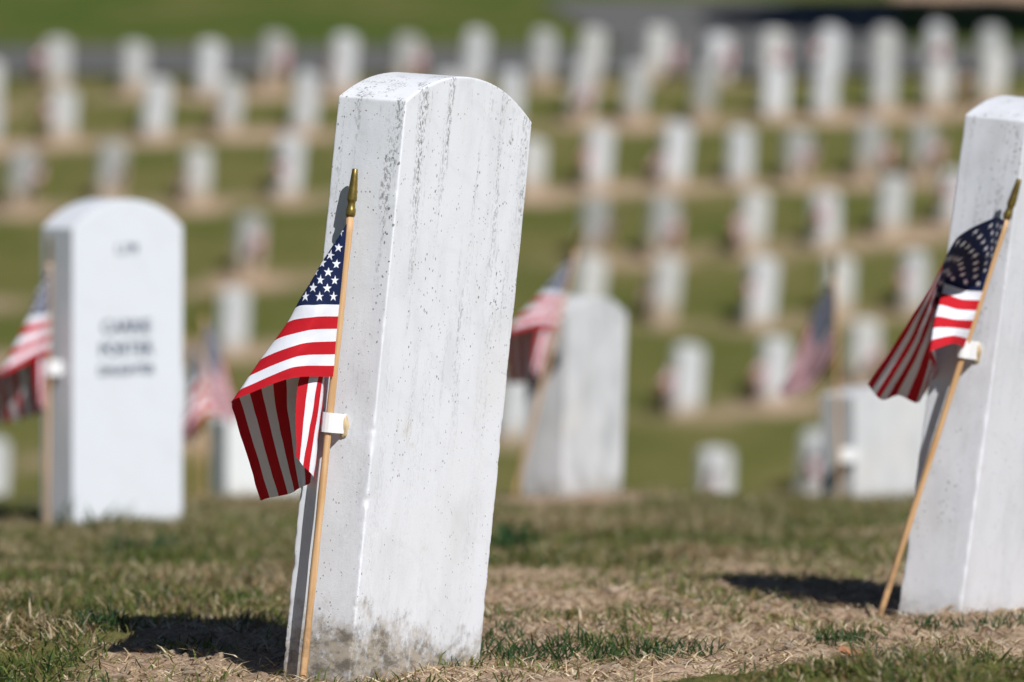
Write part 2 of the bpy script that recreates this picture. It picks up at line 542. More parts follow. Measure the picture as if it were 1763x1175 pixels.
earth_bank = sstep(4.3, 5.0, GX) * sstep(69.0, 69.8, GY)
bare = np.clip(np.maximum(np.maximum(bare, hill), earth_bank), 0, 1)
nx, ny = len(xs), len(ys)
idx = np.arange(nx * ny).reshape(ny, nx)
gf = np.stack([idx[:-1, :-1], idx[:-1, 1:], idx[1:, 1:], idx[1:, :-1]], -1).reshape(-1, 4)
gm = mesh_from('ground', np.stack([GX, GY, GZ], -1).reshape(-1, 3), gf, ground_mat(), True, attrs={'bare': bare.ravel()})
link('ground', gm, label='sloping cemetery ground of turf and bare soil', kind='structure')

# ---- the road across the top of the slope, with a branch climbing away on the right
rv, rf = [], []


def road_sheet(x0f, x1, y0, y1, nxr, nyr):
    b = len(rv)
    T = np.linspace(0, 1, nxr + 1)
    for y in np.linspace(y0, y1, nyr + 1):
        x = x0f(y) + (x1 - x0f(y)) * T
        rv.extend(zip(x, np.full_like(x, y), ground_z(x, y) + 0.03))
    for j in range(nyr):
        for i in range(nxr):
            a = b + j * (nxr + 1) + i
            rf.append((a, a + 1, a + nxr + 2, a + nxr + 1))


road_sheet(lambda y: -40.0, 40.0, 61.75, 66.0, 160, 24)
road_sheet(lambda y: 1.35 - 0.75 * ((y - 66.0) / 2.6), 4.6, 66.0, 69.5, 20, 20)
link('road', mesh_from('road', rv, rf, road_mat(), True), label='grey asphalt cemetery road beyond the headstones', kind='structure')


# ------------------------------------------------------------------ headstones
def stone_mesh(name, w, t, h, rise, bury, step, chip, seed, mat, r0=0.0013):
    hw, ht = w / 2, t / 2

    def axis(half, st):
        e = np.array([0, .0012, .0026, .005, .009]) if st < 0.02 else np.array([0, .004, .01])
        n = max(2, int((2 * half - 2 * e[-1]) / st))
        return np.concatenate([-half + e[:-1], np.linspace(-half + e[-1], half - e[-1], n + 1), (half - e[:-1])[::-1]])
    X, Y = axis(hw, step * 1.3), axis(ht, step * 1.3)
    te = np.array([0, .0012, .0026, .005, .009]) if step < 0.02 else np.array([0, .004, .01])
    Z = np.concatenate([np.linspace(-bury, h - te[-1], max(3, int((h + bury) / step))), (h - te[:-1])[::-1]])
    verts, vid = [], {}
    nx, ny, nz = len(X), len(Y), len(Z)

    def V(i, j, k):
        key = (i, j, k)
        if key not in vid:
            vid[key] = len(verts)
            verts.append((X[i], Y[j], Z[k]))
        return vid[key]
    faces = []
    for i in range(nx - 1):
        for k in range(nz - 1):
            faces.append((V(i, 0, k), V(i + 1, 0, k), V(i + 1, 0, k + 1), V(i, 0, k + 1)))
            faces.append((V(i, ny - 1, k), V(i, ny - 1, k + 1), V(i + 1, ny - 1, k + 1), V(i + 1, ny - 1, k)))
    for j in range(ny - 1):
        for k in range(nz - 1):
            faces.append((V(0, j, k), V(0, j, k + 1), V(0, j + 1, k + 1), V(0, j + 1, k)))
            faces.append((V(nx - 1, j, k), V(nx - 1, j + 1, k), V(nx - 1, j + 1, k + 1), V(nx - 1, j, k + 1)))
    for i in range(nx - 1):
        for j in range(ny - 1):
            faces.append((V(i, j, nz - 1), V(i + 1, j, nz - 1), V(i + 1, j + 1, nz - 1), V(i, j + 1, nz - 1)))
    P = np.array(verts)
    eid = (P[:, 0] > 0) * 1.0 + (P[:, 1] > 0) * 2.0
    zz = P[:, 2]
    r = np.full(len(P), r0)
    if chip > 0:
        c1 = np.clip(vnoise(zz * 44, eid * 7.3, 0, seed) - 0.60, 0, 1) * 2.5
        c2 = np.clip(vnoise(zz * 95, eid * 5.1, 0, seed + 3) - 0.52, 0, 1) * 2.0
        c3 = vnoise(zz * 300, eid * 3.7, 0, seed + 5)
        low = 0.25 + 0.75 * sstep(h * 0.75, h * 0.1, zz)
        r = r + chip * low * (0.007 * c1 * c1 * (0.6 + 0.6 * c3) + 0.0045 * c2 * c2 + 0.0016 * c3)
        topn = vnoise(P[:, 0] * 40 + 3, P[:, 1] * 40, 0, seed + 8)
        r = np.where(zz > h - 0.02, r0 * (0.8 + 1.2 * topn), r)
    lim = np.array([hw, ht, h])
    R = r[:, None]
    q = P.copy()
    q[:, 0] = np.clip(P[:, 0], -hw + r, hw - r)
    q[:, 1] = np.clip(P[:, 1], -ht + r, ht - r)
    q[:, 2] = np.minimum(P[:, 2], h - r)
    d = P - q
    L = np.linalg.norm(d, axis=1, keepdims=True)
    P = np.where(L > 1e-9, q + d / np.maximum(L, 1e-9) * R, P)
    if chip > 0:
        amp = 0.0010 * (fbm(P[:, 0] * 22, P[:, 1] * 22, P[:, 2] * 16, seed + 20) - 0.5)
        P[:, 0] += amp * np.sign(P[:, 0]) * (np.abs(P[:, 0]) > hw - 0.012)
        P[:, 1] += amp * np.sign(P[:, 1]) * (np.abs(P[:, 1]) > ht - 0.012)
    # arched head: stretch the upper part of each column up to a circular segment
    rad = (hw * hw + rise * rise) / (2 * rise)
    arch = np.sqrt(np.maximum(rad * rad - P[:, 0] ** 2, 0)) - (rad - rise)
    z0 = h * 0.62
    P[:, 2] += arch * np.clip((P[:, 2] - z0) / (h - z0), 0, 1.05)
    return mesh_from(name, P, np.array(faces), mat, True)


def lean_matrix(origin, ang, ux, uy):
    """Frame with local x along the stone's face (turned ang from the picture plane), local z leaning by ux, uy."""
    z = Vector((ux, uy, 1)).normalized()
    x = Vector((math.cos(ang), math.sin(ang), 0))
    x = (x - z * x.dot(z)).normalized()
    y = z.cross(x)
    M = Matrix(((x.x, y.x, z.x, origin[0]), (x.y, y.y, z.y, origin[1]), (x.z, y.z, z.z, origin[2]), (0, 0, 0, 1)))
    return M


def place_stone(corner, ang, ux, uy, w, t):
    """Origin of a stone whose front left foot stands at corner."""
    M = lean_matrix((0, 0, 0), math.radians(ang), ux, uy)
    off = M @ Vector((-w / 2, -t / 2, 0))
    M.translation = Vector(corner) - off
    return M


NEAR = []       # near stones: (empty, matrix, w, t)


def near_stone(label, corner_px, D, ang, ux, uy, w, t, h, rise, step, chip, seed, mat, bury=0.15):
    c = at(corner_px[0], corner_px[1], D)
    M = place_stone(c, ang, ux, uy, w, t)
    e = link('headstone', None, None, label, 'headstone', 'upright headstones of the near plot')
    e.empty_display_size = 0.1
    e.matrix_world = M
    link('slab', stone_mesh('slab', w, t, h, rise, bury, step, chip, seed, mat), e)
    NEAR.append((e, M, w, t))
    return e, M


S_MAIN, M_MAIN = near_stone('large leaning white marble headstone in sharp focus, stained brown at its foot', (600, 1181), 7.0, 60, 0.098, 0.047,
                            0.318, 0.0985, 0.724, 0.043, 0.0030, 1.2, 5,
                            marble('marble_weathered', 1.0, (0.765, 0.785, 0.825), 1.0, 1.25, 0.095, 1.0, 0.24))
S_RIGHT, M_RIGHT = near_stone('tall white headstone leaning and cut off by the right edge of the picture', (1655, 1066), 8.1, 60, 0.136, 0.042,
                              0.318, 0.0985, 0.715, 0.043, 0.005, 1.0, 9,
                              marble('marble_grey_streaked', 2.0, (0.68, 0.695, 0.735), 0.6, 1.2, 0.03, 0.6, 0.42))
S_LEFT, M_LEFT = near_stone('clean upright white headstone with three lines of dark lettering', (123, 911), 12.4, 43, 0.004, 0.0,
                            0.312, 0.108, 0.655, 0.062, 0.012, 0.2, 13,
                            marble('marble_clean', 3.0, (0.67, 0.695, 0.745), 0.0, 0.05, 0.02, 0.4, 0.05))
S_MID, M_MID = near_stone('short grey streaked headstone standing on a mound of bare soil', (967, 862), 14.0, 58, 0.03, 0.0,
                          0.29, 0.116, 0.455, 0.045, 0.014, 0.4, 17,
                          marble('marble_grey_dull', 4.0, (0.62, 0.625, 0.64), 0.6, 2.0, 0.06, 0.6, 0.95, 0.5))
S_FARR, M_FARR = near_stone('low squat headstone half hidden behind the large striped flag on the sharp right-hand stone', (1472, 874), 14.9, 50, 0.0, 0.0,
                            0.35, 0.11, 0.29, 0.018, 0.014, 0.3, 19,
                            marble('marble_low', 5.0, (0.62, 0.62, 0.63), 0.4, 1.0, 0.05, 0.7, 0.5, 0.3))
S_BACK, M_BACK = near_stone('low white headstone peeping out behind the lower tip of the main flag', (390, 858), 19.0, 35, 0.0, 0.0,
                            0.31, 0.105, 0.26, 0.03, 0.02, 0.2, 23,
                            marble('marble_back', 6.0, (0.72, 0.73, 0.74), 0.2, 0.3, 0.03, 0.5, 0.2, 0.3))

# inscription on the clean stone
def inscription(parent, lines, w, t):
    for (txt, zc, size) in lines:
        cu = bpy.data.curves.new('lettering', 'FONT')
        cu.body = txt
        cu.size = size
        cu.align_x = 'CENTER'
        cu.extrude = 0.0006
        cu.offset = 0.0006
        tmp = bpy.data.objects.new('lettering_tmp', cu)
        COL.objects.link(tmp)
        bpy.context.view_layer.update()
        me = bpy.data.meshes.new_from_object(tmp.evaluated_get(bpy.context.evaluated_depsgraph_get()))
        bpy.data.objects.remove(tmp)
        me.materials.clear(); me.materials.append(MAT_INK)
        o = link('inscription', me, parent)
        o.location = (-0.006, -t / 2 - 0.0008, zc)
        o.rotation_euler = (math.pi / 2, 0, 0)


inscription(S_LEFT, [('1,179', 0.598, 0.030), ('CARRIE', 0.423, 0.042), ('PORTER', 0.374, 0.042), ('DAUGHTER', 0.332, 0.030)], 0.312, 0.108)

# ---- far stones: a few weathered variants, shared by copies
def far_marble(name, tone, foot, seed):
    m = NT(name)
    co = m.mapping(m.coord(), loc=(seed, seed * 2, 0))
    sep = m.add('ShaderNodeSeparateXYZ'); m.l.new(m.coord(), sep.inputs[0])
    n = m.noise(m.mapping(co, (1, 1, 0.5)), 14.0, 3)
    c = m.mix(m.ramp(n, 0.4, 0.75, 0, 0.35), tone, (0.36, 0.36, 0.35))
    st = m.ramp(m.math('SUBTRACT', m.math('ADD', m.math('MULTIPLY', n, 0.16), foot), sep.outputs[2]), -0.05, 0.10)
    c = m.mix(m.math('MULTIPLY', st, 0.8), c, (0.38, 0.28, 0.18))
    m.base(c, 0.8, 0.2)
    return m.mat


far_mats = [far_marble('marble_far_pale', (0.56, 0.57, 0.585), 0.02, 1.0), far_marble('marble_far_dull', (0.46, 0.465, 0.46), 0.08, 2.0),
            far_marble('marble_far_warm', (0.53, 0.525, 0.51), 0.10, 3.0), far_marble('marble_far_lichened', (0.34, 0.34, 0.325), 0.12, 4.0)]
far_meshes = [stone_mesh('far_slab', 0.295, 0.10, 0.525, 0.05, 0.2, 0.03, 0.0, 31 + i, far_mats[i], 0.006) for i in range(4)]
ORD = ['first', 'second', 'third', 'fourth', 'fifth', 'sixth', 'seventh', 'eighth', 'ninth', 'tenth', 'eleventh', 'twelfth', 'thirteenth',
       'fourteenth', 'fifteenth', 'sixteenth', 'seventeenth']
DIM = {(38, 262), (192, 253), (430, 372), (1022, 345), (1140, 345), (472, 62), (1588, 205), (1372, 213), (1495, 208), (700, 58), (1212, 118)}
count = {}
FAR_OBJ = []
for (ri, px, top, sx, sy) in FAR:
    n = count.get(ri, 0 if ROWS[ri][1][0][0] > 0 else -1); count[ri] = n + 1
    k = int(hash01(np.array(px), np.array(top), np.array(1), 5)[0] * 2.999)
    if ri >= 4: k = 0 if k != 1 else 2
    if (px, top) in DIM: k = 3
    o = link('headstone', far_meshes[k], None,
             ('small blurred white headstone, %s from the left in the %s' % (ORD[n], ROWS[ri][0])) if n >= 0 else
             'sliver of a blurred headstone at the left picture edge, %s' % ROWS[ri][0], 'headstone', 'headstones on the far slope')
    ux = 0.06 + 0.09 * (hash01(np.array(px), np.array(top), np.array(2), 6) - 0.4)
    uy = 0.05 * (hash01(np.array(px), np.array(top), np.array(3), 6) - 0.5)
    ang = 47 + 22 * (hash01(np.array(px), np.array(top), np.array(4), 6) - 0.5)
    gz = gz1(sx, sy)
    o.matrix_world = lean_matrix((sx - 0.33 * float(ux[0]), sy, gz), math.radians(float(ang[0])), float(ux[0]), float(uy[0])) @ Matrix.Diagonal((1, 1, 0.90 + 0.20 * float(ux[0] - 0.02) / 0.09, 1))
    FAR_OBJ.append((ri, n, px, top, sx, sy, gz))


# ------------------------------------------------------------------ flags on sticks
def tube_rows(rows, seg=14):
    """Lathe about z: rows of (z, radius)."""
    v, f = [], []
    for (z, r) in rows:
        for i in range(seg):
            a = 2 * math.pi * i / seg
            v.append((r * math.cos(a), r * math.sin(a), z))
    for k in range(len(rows) - 1):
        for i in range(seg):
            j = (i + 1) % seg
            f.append((k * seg + i, k * seg + j, (k + 1) * seg + j, (k + 1) * seg + i))
    f.append(tuple(range(seg))[::-1])
    f.append(tuple((len(rows) - 1) * seg + i for i in range(seg)))
    return v, f


STICK_L, STICK_R = 0.575, 0.0046


def stick_mesh(seg):
    v, f = tube_rows([(-0.06, STICK_R * 0.9)] + [(z, STICK_R * (1 + 0.06 * math.sin(z * 60))) for z in np.linspace(0, STICK_L + 0.004, 24 if seg > 8 else 3)], seg)
    return mesh_from('stick', v, f, MAT_WOOD)


def finial_mesh(seg):
    p = [(0, .0040), (.0005, .0058), (.003, .0062), (.0075, .0062), (.0095, .0058), (.012, .0050), (.016, .0047), (.0185, .0049), (.0200, .0060), (.0215, .0063),
         (.030, .0058), (.040, .0051), (.050, .0043), (.0585, .0036), (.0595, .0030)]
    v, f = tube_rows(p, seg)
    return mesh_from('finial', v, f, MAT_BRASS)


STICK_HI, STICK_LO = stick_mesh(16), stick_mesh(6)
FIN_HI, FIN_LO = finial_mesh(20), finial_mesh(8)


def flag_frame(foot, tip):
    z = Vector(tip) - Vector(foot); L = z.length; z.normalize()
    x = Vector((1, 0, 0)); x = (x - z * x.dot(z)).normalized()
    y = z.cross(x)
    M = Matrix(((x.x, y.x, z.x, foot[0]), (x.y, y.y, z.y, foot[1]), (x.z, y.z, z.z, foot[2]), (0, 0, 0, 1)))
    return M, L


def catmull(P, n):
    """Resample control rows P[k, ...] to n points, centripetal-ish Catmull-Rom along axis 0."""
    K = len(P)
    t = np.linspace(0, K - 1, n)
    i = np.clip(t.astype(int), 0, K - 2)
    u = (t - i).reshape((-1,) + (1,) * (P.ndim - 1))
    p1, p2 = P[i], P[i + 1]
    p0 = np.where((i > 0).reshape(u.shape), P[np.maximum(i - 1, 0)], 2 * p1 - p2)
    p3 = np.where((i + 2 < K).reshape(u.shape), P[np.minimum(i + 2, K - 1)], 2 * p2 - p1)
    return 0.5 * ((2 * p1) + (p2 - p0) * u + (2 * p0 - 5 * p1 + 4 * p2 - p3) * u**2 + (-p0 + 3 * p1 - 3 * p2 + p3) * u**3)


def cloth_points(vs, rows, nu, nv, tens=0.72):
    """rows[k] = 3-D control points of the stripe line at height vs[k]; returns grid and uv."""
    C = np.array(rows, float)                       # K x J x 3
    vs = np.array(vs)
    # across the stripes: linear in v between control lines, eased by Catmull in index space
    kk = np.interp(np.linspace(0, 1, nv), vs, np.arange(len(vs)))
    dense = catmull(C, (len(vs) - 1) * 24 + 1)
    A = np.stack([dense[int(round(k * 24))] for k in kk])        # nv x J x 3
    B = catmull(np.swapaxes(A, 0, 1), nu)                        # nu x nv x 3
    lin_t = np.linspace(0, C.shape[1] - 1, nu)
    Al = np.swapaxes(A, 0, 1)
    i = np.clip(lin_t.astype(int), 0, C.shape[1] - 2)
    u = (lin_t - i)[:, None, None]
    Lr = Al[i] * (1 - u) + Al[i + 1] * u
    G = B * tens + Lr * (1 - tens)
    seg = np.linalg.norm(np.diff(G, axis=0), axis=2)
    s = np.concatenate([np.zeros((1, nv)), np.cumsum(seg, 0)])
    U = s / np.maximum(s[-1:], 1e-6)
    return G, U, np.tile(np.linspace(0, 1, nv), (nu, 1))


def cloth_mesh(name, G, U, V):
    nu, nv = U.shape
    idx = np.arange(nu * nv).reshape(nu, nv)
    f = np.stack([idx[:-1, :-1], idx[:-1, 1:], idx[1:, 1:], idx[1:, :-1]], -1).reshape(-1, 4)
    uv = np.stack([np.clip(U, 0.0005, 0.9995), np.clip(V, 0.0005, 0.9995)], -1).reshape(-1, 2)
    return mesh_from(name, G.reshape(-1, 3), f, MAT_FLAG, True, uv=uv)


def hero_cloth(name, M, D0, D1, y0, y1, vs, rows_px, nu, nv, wrinkle, seed):
    def depth(py):
        return D0 + (D1 - D0) * (py - y0) / (y1 - y0)
    Mi = M.inverted()
    rows = [[list(Mi @ Vector(at(px, py, depth(py) + d))) for (px, py, d) in r] for r in rows_px]
    G, U, V = cloth_points(vs, rows, nu, nv)
    G = G.copy()
    G[..., 1] += wrinkle * (fbm(U * 5, V * 4, 0, seed) - 0.5) * sstep(0, 0.08, U)
    G[..., 0] += 0.5 * wrinkle * (fbm(U * 6 + 9, V * 5, 0, seed + 4) - 0.5) * sstep(0, 0.08, U)
    lo = cloth_points(vs, rows, 21, 14)
    return cloth_mesh(name, G, U, V), cloth_mesh(name + '_small', *lo)


def make_flag(label, M, cloth, hi=True, group='small flags on wooden sticks', cat='flag', mirror=False, slide=0.0, length=STICK_L, turn=0.0):
    e = link('stick_flag', None, None, label, cat, group)
    e.empty_display_size = 0.05
    e.matrix_world = M
    s = link('stick', STICK_HI if hi else STICK_LO, e)
    s.scale = (1, 1, length / STICK_L)
    f = link('finial', FIN_HI if hi else FIN_LO, e)
    f.location = (0, 0, length)
    c = link('cloth', cloth, e)
    c.scale = (-1 if mirror else 1, 1, 1)
    c.rotation_euler = (0, 0, turn)
    c.location = (0, 0, length - cloth['hang'])
    return e


# the sharp flag on the large stone
foot, tip = at(519.5, 1176, 7.005), at(603, 373, 7.038)
M_F1, L1 = flag_frame(foot, tip)
vs13 = [0, 2 / 13, 4 / 13, 6 / 13, 8 / 13, 10 / 13, 12 / 13, 1.0]
rows1 = [
    [(597, 385, -.005), (596, 387, -.005), (594, 392, -.003), (575, 470, .004), (514, 655, -.022), (508, 787, -.030)],
    [(594, 425, -.006), (583, 425, -.012), (571, 428, -.004), (569, 500, .006), (547, 655, -.012), (521, 803, -.020)],
    [(590, 465, -.007), (567, 465, -.016), (544, 469, -.006), (549, 560, .008), (558, 655, .002), (540, 822, -.006)],
    [(586, 505, -.007), (553, 505, -.022), (519, 510, -.01), (533, 590, .010), (549, 680, .012), (533, 832, .012)],
    [(582, 545, -.007), (540, 546, -.028), (493, 556, -.014), (490, 600, .015), (493, 690, .04), (513, 842, .050)],
    [(578, 588, -.007), (520, 592, -.034), (448, 619, -.02), (447, 645, .005), (453, 690, .045), (493, 852, .085)],
    [(575, 630, -.007), (505, 633, -.04), (417, 669, -.026), (412, 681, -.006), (416, 697, .030), (461, 858, .12)],
    [(573, 649, -.007), (500, 652, -.042), (406, 687, -.028), (400, 698, -.010), (404, 717, .030), (446, 863, .13)],
]
CL1, CL1s = hero_cloth('cloth', M_F1, 7.038, 7.005, 373, 1176, vs13, rows1, 110, 92, 0.008, 61)
CL1['hang'] = L1; CL1s['hang'] = L1
make_flag('stars and stripes flag in sharp focus, clipped to the large headstone', M_F1, CL1, length=L1)

# the flag on the right-hand stone
foot, tip = at(1520, 1052, 8.14), at(1733, 377, 8.095)
M_F2, L2 = flag_frame(foot, tip)
vs2 = [0, 3.5 / 13, 5.25 / 13, 7 / 13, 10 / 13, 1.0]
rows2 = [
    [(1731, 380, -.004), (1710, 375, -.085), (1648, 409, -.125), (1608, 484, -.08), (1553, 572, .03), (1495, 663, .10)],
    [(1711, 440, -.006), (1697, 438, -.050), (1652, 447, -.068), (1616, 487, -.04), (1578, 588, .035), (1519, 689, .10)],
    [(1701, 472, -.006), (1680, 470, -.024), (1641, 468, -.030), (1620, 490, -.015), (1592, 590, .035), (1547, 681, .105)],
    [(1692, 502, -.006), (1662, 500, .002), (1631, 490, .006), (1624, 495, .008), (1608, 595, .035), (1579, 694, .10)],
    [(1676, 552, -.006), (1645, 550, -.035), (1613, 545, -.042), (1609, 560, -.03), (1612, 620, .03), (1592, 678, .09)],
    [(1661, 598, -.006), (1640, 592, -.060), (1602, 606, -.078), (1600, 616, -.05), (1615, 636, .0), (1603, 660, .06)],
]
CL2, CL2s = hero_cloth('cloth', M_F2, 8.095, 8.14, 377, 1052, vs2, rows2, 80, 66, 0.005, 71)
CL2['hang'] = L2; CL2s['hang'] = L2
CL2.materials[0] = MAT_FLAG_SMALL_STARS
make_flag('dark folded stars and stripes flag slanting across the right-hand headstone', M_F2, CL2, length=L2)

# a longer cloth hanging down and away from its stick
M_F5, L5 = flag_frame(at(1447, 872, 14.82), at(1438, 476, 14.82))
rows3 = [
    [(1437, 484, -.004), (1424, 498, .02), (1406, 540, .05), (1391, 590, .08), (1375, 640, .11), (1361, 670, .14)],
    [(1438, 522, -.005), (1428, 530, .015), (1416, 558, .04), (1401, 600, .07), (1386, 645, .10), (1368, 682, .135)],
    [(1439, 556, -.005), (1433, 562, .01), (1425, 580, .03), (1412, 612, .06), (1398, 648, .10), (1380, 680, .13)],
    [(1441, 610, -.005), (1438, 612, .0), (1436, 618, .01), (1430, 632, .03), (1421, 650, .06), (1404, 672, .09)],
]
CL3, CL3s = hero_cloth('cloth', M_F5, 14.82, 14.82, 476, 872, [0, 3.5 / 13, 7 / 13, 1.0], rows3, 50, 40, 0.008, 81)
CL3['hang'] = L5; CL3s['hang'] = L5

# softer flags further back
M_F3, L3 = flag_frame(at(79, 908, 12.42), at(85, 452, 12.42))
make_flag('blurred stars and stripes flag beside the lettered white headstone', M_F3, CL1, length=L3, turn=math.radians(30))
M_F4, L4 = flag_frame(at(887, 850, 13.93), at(992, 430, 13.95))
make_flag('blurred flag on a slanting stick against the grey headstone on the soil mound', M_F4, CL1, length=L4, turn=math.radians(2))
make_flag('blurred dark flag on an upright stick in front of the low squat headstone', M_F5, CL3, length=L5, turn=math.radians(14))
M_F6, L6 = flag_frame(at(349, 862, 16.6), at(350, 545, 16.6))
make_flag('blurred pink looking flag drooping beside the low white headstone behind the main flag', M_F6, CL3, True, length=L6, mirror=True, turn=math.radians(5))
M_F7, L7 = flag_frame(at(330, 864, 18.0), at(327, 575, 18.0))
make_flag('blurred small flag close beside the right edge of the lettered headstone', M_F7, CL1s, False, length=L7, turn=math.radians(120))

# flags at the far stones: photograph x and top of the stone -> sideways offset in metres
FLAG_AT = {(472, 62): 0.06, (700, 58): .08, (1130, 45): .16, (1237, 48): .06, (1330, 48): .05, (592, 68): -.19, (1612, 35): -.02, (108, 148): -.19, (395, 138): -.19,
           (1003, 114): -.02, (1614, 100): .20, (38, 262): .12, (192, 253): .07, (340, 252): -.18, (497, 243): -.10, (1030, 220): -.16, (1372, 213): .1, (1495, 208): .15,
           (1588, 205): .1, (1163, 218): -.19, (430, 372): .04, (1022, 345): .08, (1140, 345): .08, (1297, 338): -.19, (1420, 323): -.09, (1640, 283): -.10,
           (1147, 448): -.20, (1310, 452): -.14, (1575, 428): -.16, (1183, 598): -.20, (1335, 582): -.18, (1487, 553): .06, (1232, 758): -.09, (1405, 745): -.04,
           (1427, 42): -.2, (100, 57): -.2}
for (ri, n, px, top, sx, sy, gz) in FAR_OBJ:
    if (px, top) not in FLAG_AT:
        continue
    fx = sx + FLAG_AT[(px, top)] + 0.05
    fy = sy - 0.21 - 0.03 * random.random()
    fz = gz1(fx, fy)
    lean = 0.06 + 0.10 * random.random()
    L = 0.50 + 0.08 * random.random()
    M, _ = flag_frame((fx, fy, fz), (fx + lean * L, fy + 0.02, fz + L))
    make_flag('tiny flag at the %s headstone from the left in the %s' % (ORD[n], ROWS[ri][0]), M, random.choice([CL1s, CL1s, CL2s, CL3s]), False,
              'tiny flags on the far slope', length=L, turn=math.radians(random.uniform(-20, 25)))


# ------------------------------------------------------------------ clips that hold the sticks
def band_clip(parent, centre, normal, along, width, height, reach, mat):
    """A bent plastic band round the stick, standing off the stone along the side normal."""
    nrm = Vector(normal).normalized(); up = Vector(along).normalized(); side = up.cross(nrm).normalized()
    prof = []
    hw = width / 2
    for k in range(9):
        a = math.pi * k / 8
        prof.append((-hw * math.cos(a) if False else -math.cos(a) * hw, reach * (0.55 + 0.45 * math.sin(a))))
    prof = [(-hw - 0.001, 0.0)] + prof + [(hw + 0.001, 0.0)]
    v, f = [], []
    th = 0.0012
    for (s, d) in prof:
        for (zz, tt) in ((-height / 2, 0), (height / 2, 0), (height / 2, -th), (-height / 2, -th)):
            p = Vector(centre) + side * s * (1 + tt / hw) + nrm * (d + tt) + up * zz
            v.append(tuple(p))
    for k in range(len(prof) - 1):
        for e in range(4):
            a, b = 4 * k + e, 4 * k + (e + 1) % 4
            f.append((a, b, b + 4, a + 4))
    f.append((3, 2, 1, 0)); b = 4 * (len(prof) - 1); f.append((b, b + 1, b + 2, b + 3))
    Mi = parent.matrix_world.inverted()
    v = [tuple(Mi @ Vector(p)) for p in v]
    o = link('flag_clip', mesh_from('flag_clip', v, f, mat, False), parent)
    return o


def blob(parent, name, centre, rad, mat, seed):
    bm = bmesh.new()
    bmesh.ops.create_icosphere(bm, subdivisions=3, radius=1.0)
    Mi = parent.matrix_world.inverted()
    for v in bm.verts:
        n = float(vnoise(v.co.x * 2.2 + 5, v.co.y * 2.2, v.co.z * 2.2, seed).ravel()[0])
        p = v.co * (0.7 + 0.6 * n)
        v.co = Mi @ (Vector(centre) + Vector((p.x * rad[0], p.y * rad[1], p.z * rad[2])))
    me = bpy.data.meshes.new(name); bm.to_mesh(me); bm.free()
    me.materials.append(mat)
    me.polygons.foreach_set('use_smooth', np.full(len(me.polygons), True))
    return link(name, me, parent)


bpy.context.view_layer.update()


def clip_for(stone, M, t, w, px, py, Dstick, width, height, reach_extra, mat=MAT_CLIP, glue=True):
    p = Vector(at(px, py, Dstick))
    Mi = M.inverted()
    l = Mi @ p
    base = M @ Vector((-w / 2 - 0.0008, l.y, l.z))
    nrm = (M.to_3x3() @ Vector((-1, 0, 0))).normalized()
    up = (M.to_3x3() @ Vector((0, 0, 1))).normalized()
    reach = max(0.010, abs(l.x + w / 2) + STICK_R + reach_extra)
    band_clip(stone, base, nrm, up, width, height, reach, mat)
    if glue:
        front = (M.to_3x3() @ Vector((0, -1, 0))).normalized()
        blob(stone, 'glue_patch', base + front * (width * 0.48) - up * 0.003, (0.007, 0.004, height * 0.62), MAT_GLUE, 3)


clip_for(S_MAIN, M_MAIN, 0.0985, 0.318, 565, 728, 7.023, 0.022, 0.0245, 0.002)
clip_for(S_RIGHT, M_RIGHT, 0.0985, 0.318, 1659, 601, 8.11, 0.020, 0.026, 0.002)
clip_for(S_LEFT, M_LEFT, 0.108, 0.312, 84, 634, 12.42, 0.026, 0.032, 0.004, glue=False)
clip_for(S_FARR, M_FARR, 0.11, 0.35, 1450, 785, 14.86, 0.028, 0.036, 0.004, glue=False)
clip_for(S_MID, M_MID, 0.116, 0.29, 938, 618, 13.97, 0.024, 0.03, 0.002, mat=plain('shaded_clip', (0.05, 0.055, 0.06), 0.5), glue=False)  # this clip is coloured dark to stand for shadow on it


# ------------------------------------------------------------------ turf, straw, pebbles
GREENS = np.array([(0.11, 0.155, 0.034), (0.18, 0.21, 0.05), (0.042, 0.085, 0.028), (0.24, 0.25, 0.075), (0.12, 0.155, 0.038)])
DRYS = np.array([(0.44, 0.33, 0.19), (0.58, 0.46, 0.29), (0.30, 0.195, 0.10), (0.24, 0.175, 0.07), (0.64, 0.54, 0.38)])


def blades(name, X, Y, H, W, lean, colors, label, mat, ground_off=-0.004, rng=RNG, kind='stuff', bend=0.8, **kw):
    n = len(X)
    Z = ground_z(X, Y) + ground_off
    a = rng.uniform(0, 2 * np.pi, n)                 # facing
    b = rng.uniform(0, 2 * np.pi, n)                 # leaning direction
    wx, wy = np.cos(a) * W / 2, np.sin(a) * W / 2
    lx, ly = np.cos(b), np.sin(b)
    L1 = lean * H
    v = np.empty((n, 5, 3))
    v[:, 0] = np.stack([X - wx, Y - wy, Z], 1)
    v[:, 1] = np.stack([X + wx, Y + wy, Z], 1)
    mx, my, mz = X + lx * L1 * 0.4, Y + ly * L1 * 0.4, Z + H * 0.58
    v[:, 2] = np.stack([mx + wx * 0.75, my + wy * 0.75, mz], 1)
    v[:, 3] = np.stack([mx - wx * 0.75, my - wy * 0.75, mz], 1)
    v[:, 4] = np.stack([X + lx * L1, Y + ly * L1, Z + H * (1 - 0.35 * np.minimum(lean, 1.6) * bend)], 1)
    base = (np.arange(n) * 5)[:, None]
    tris = np.concatenate([base + np.array([0, 1, 2]), base + np.array([0, 2, 3]), base + np.array([3, 2, 4])])
    cols = np.repeat(colors, 5, axis=0)
    me = mesh_from(name, v.reshape(-1, 3), tris, mat, True, colors=cols)
    return link(name, me, None, label, None, None, kind) if kind else me


def in_view(X, Y, pad=0.06):
    return np.abs(X) < Y * (881.5 / FPX) + pad + 0.02 * Y


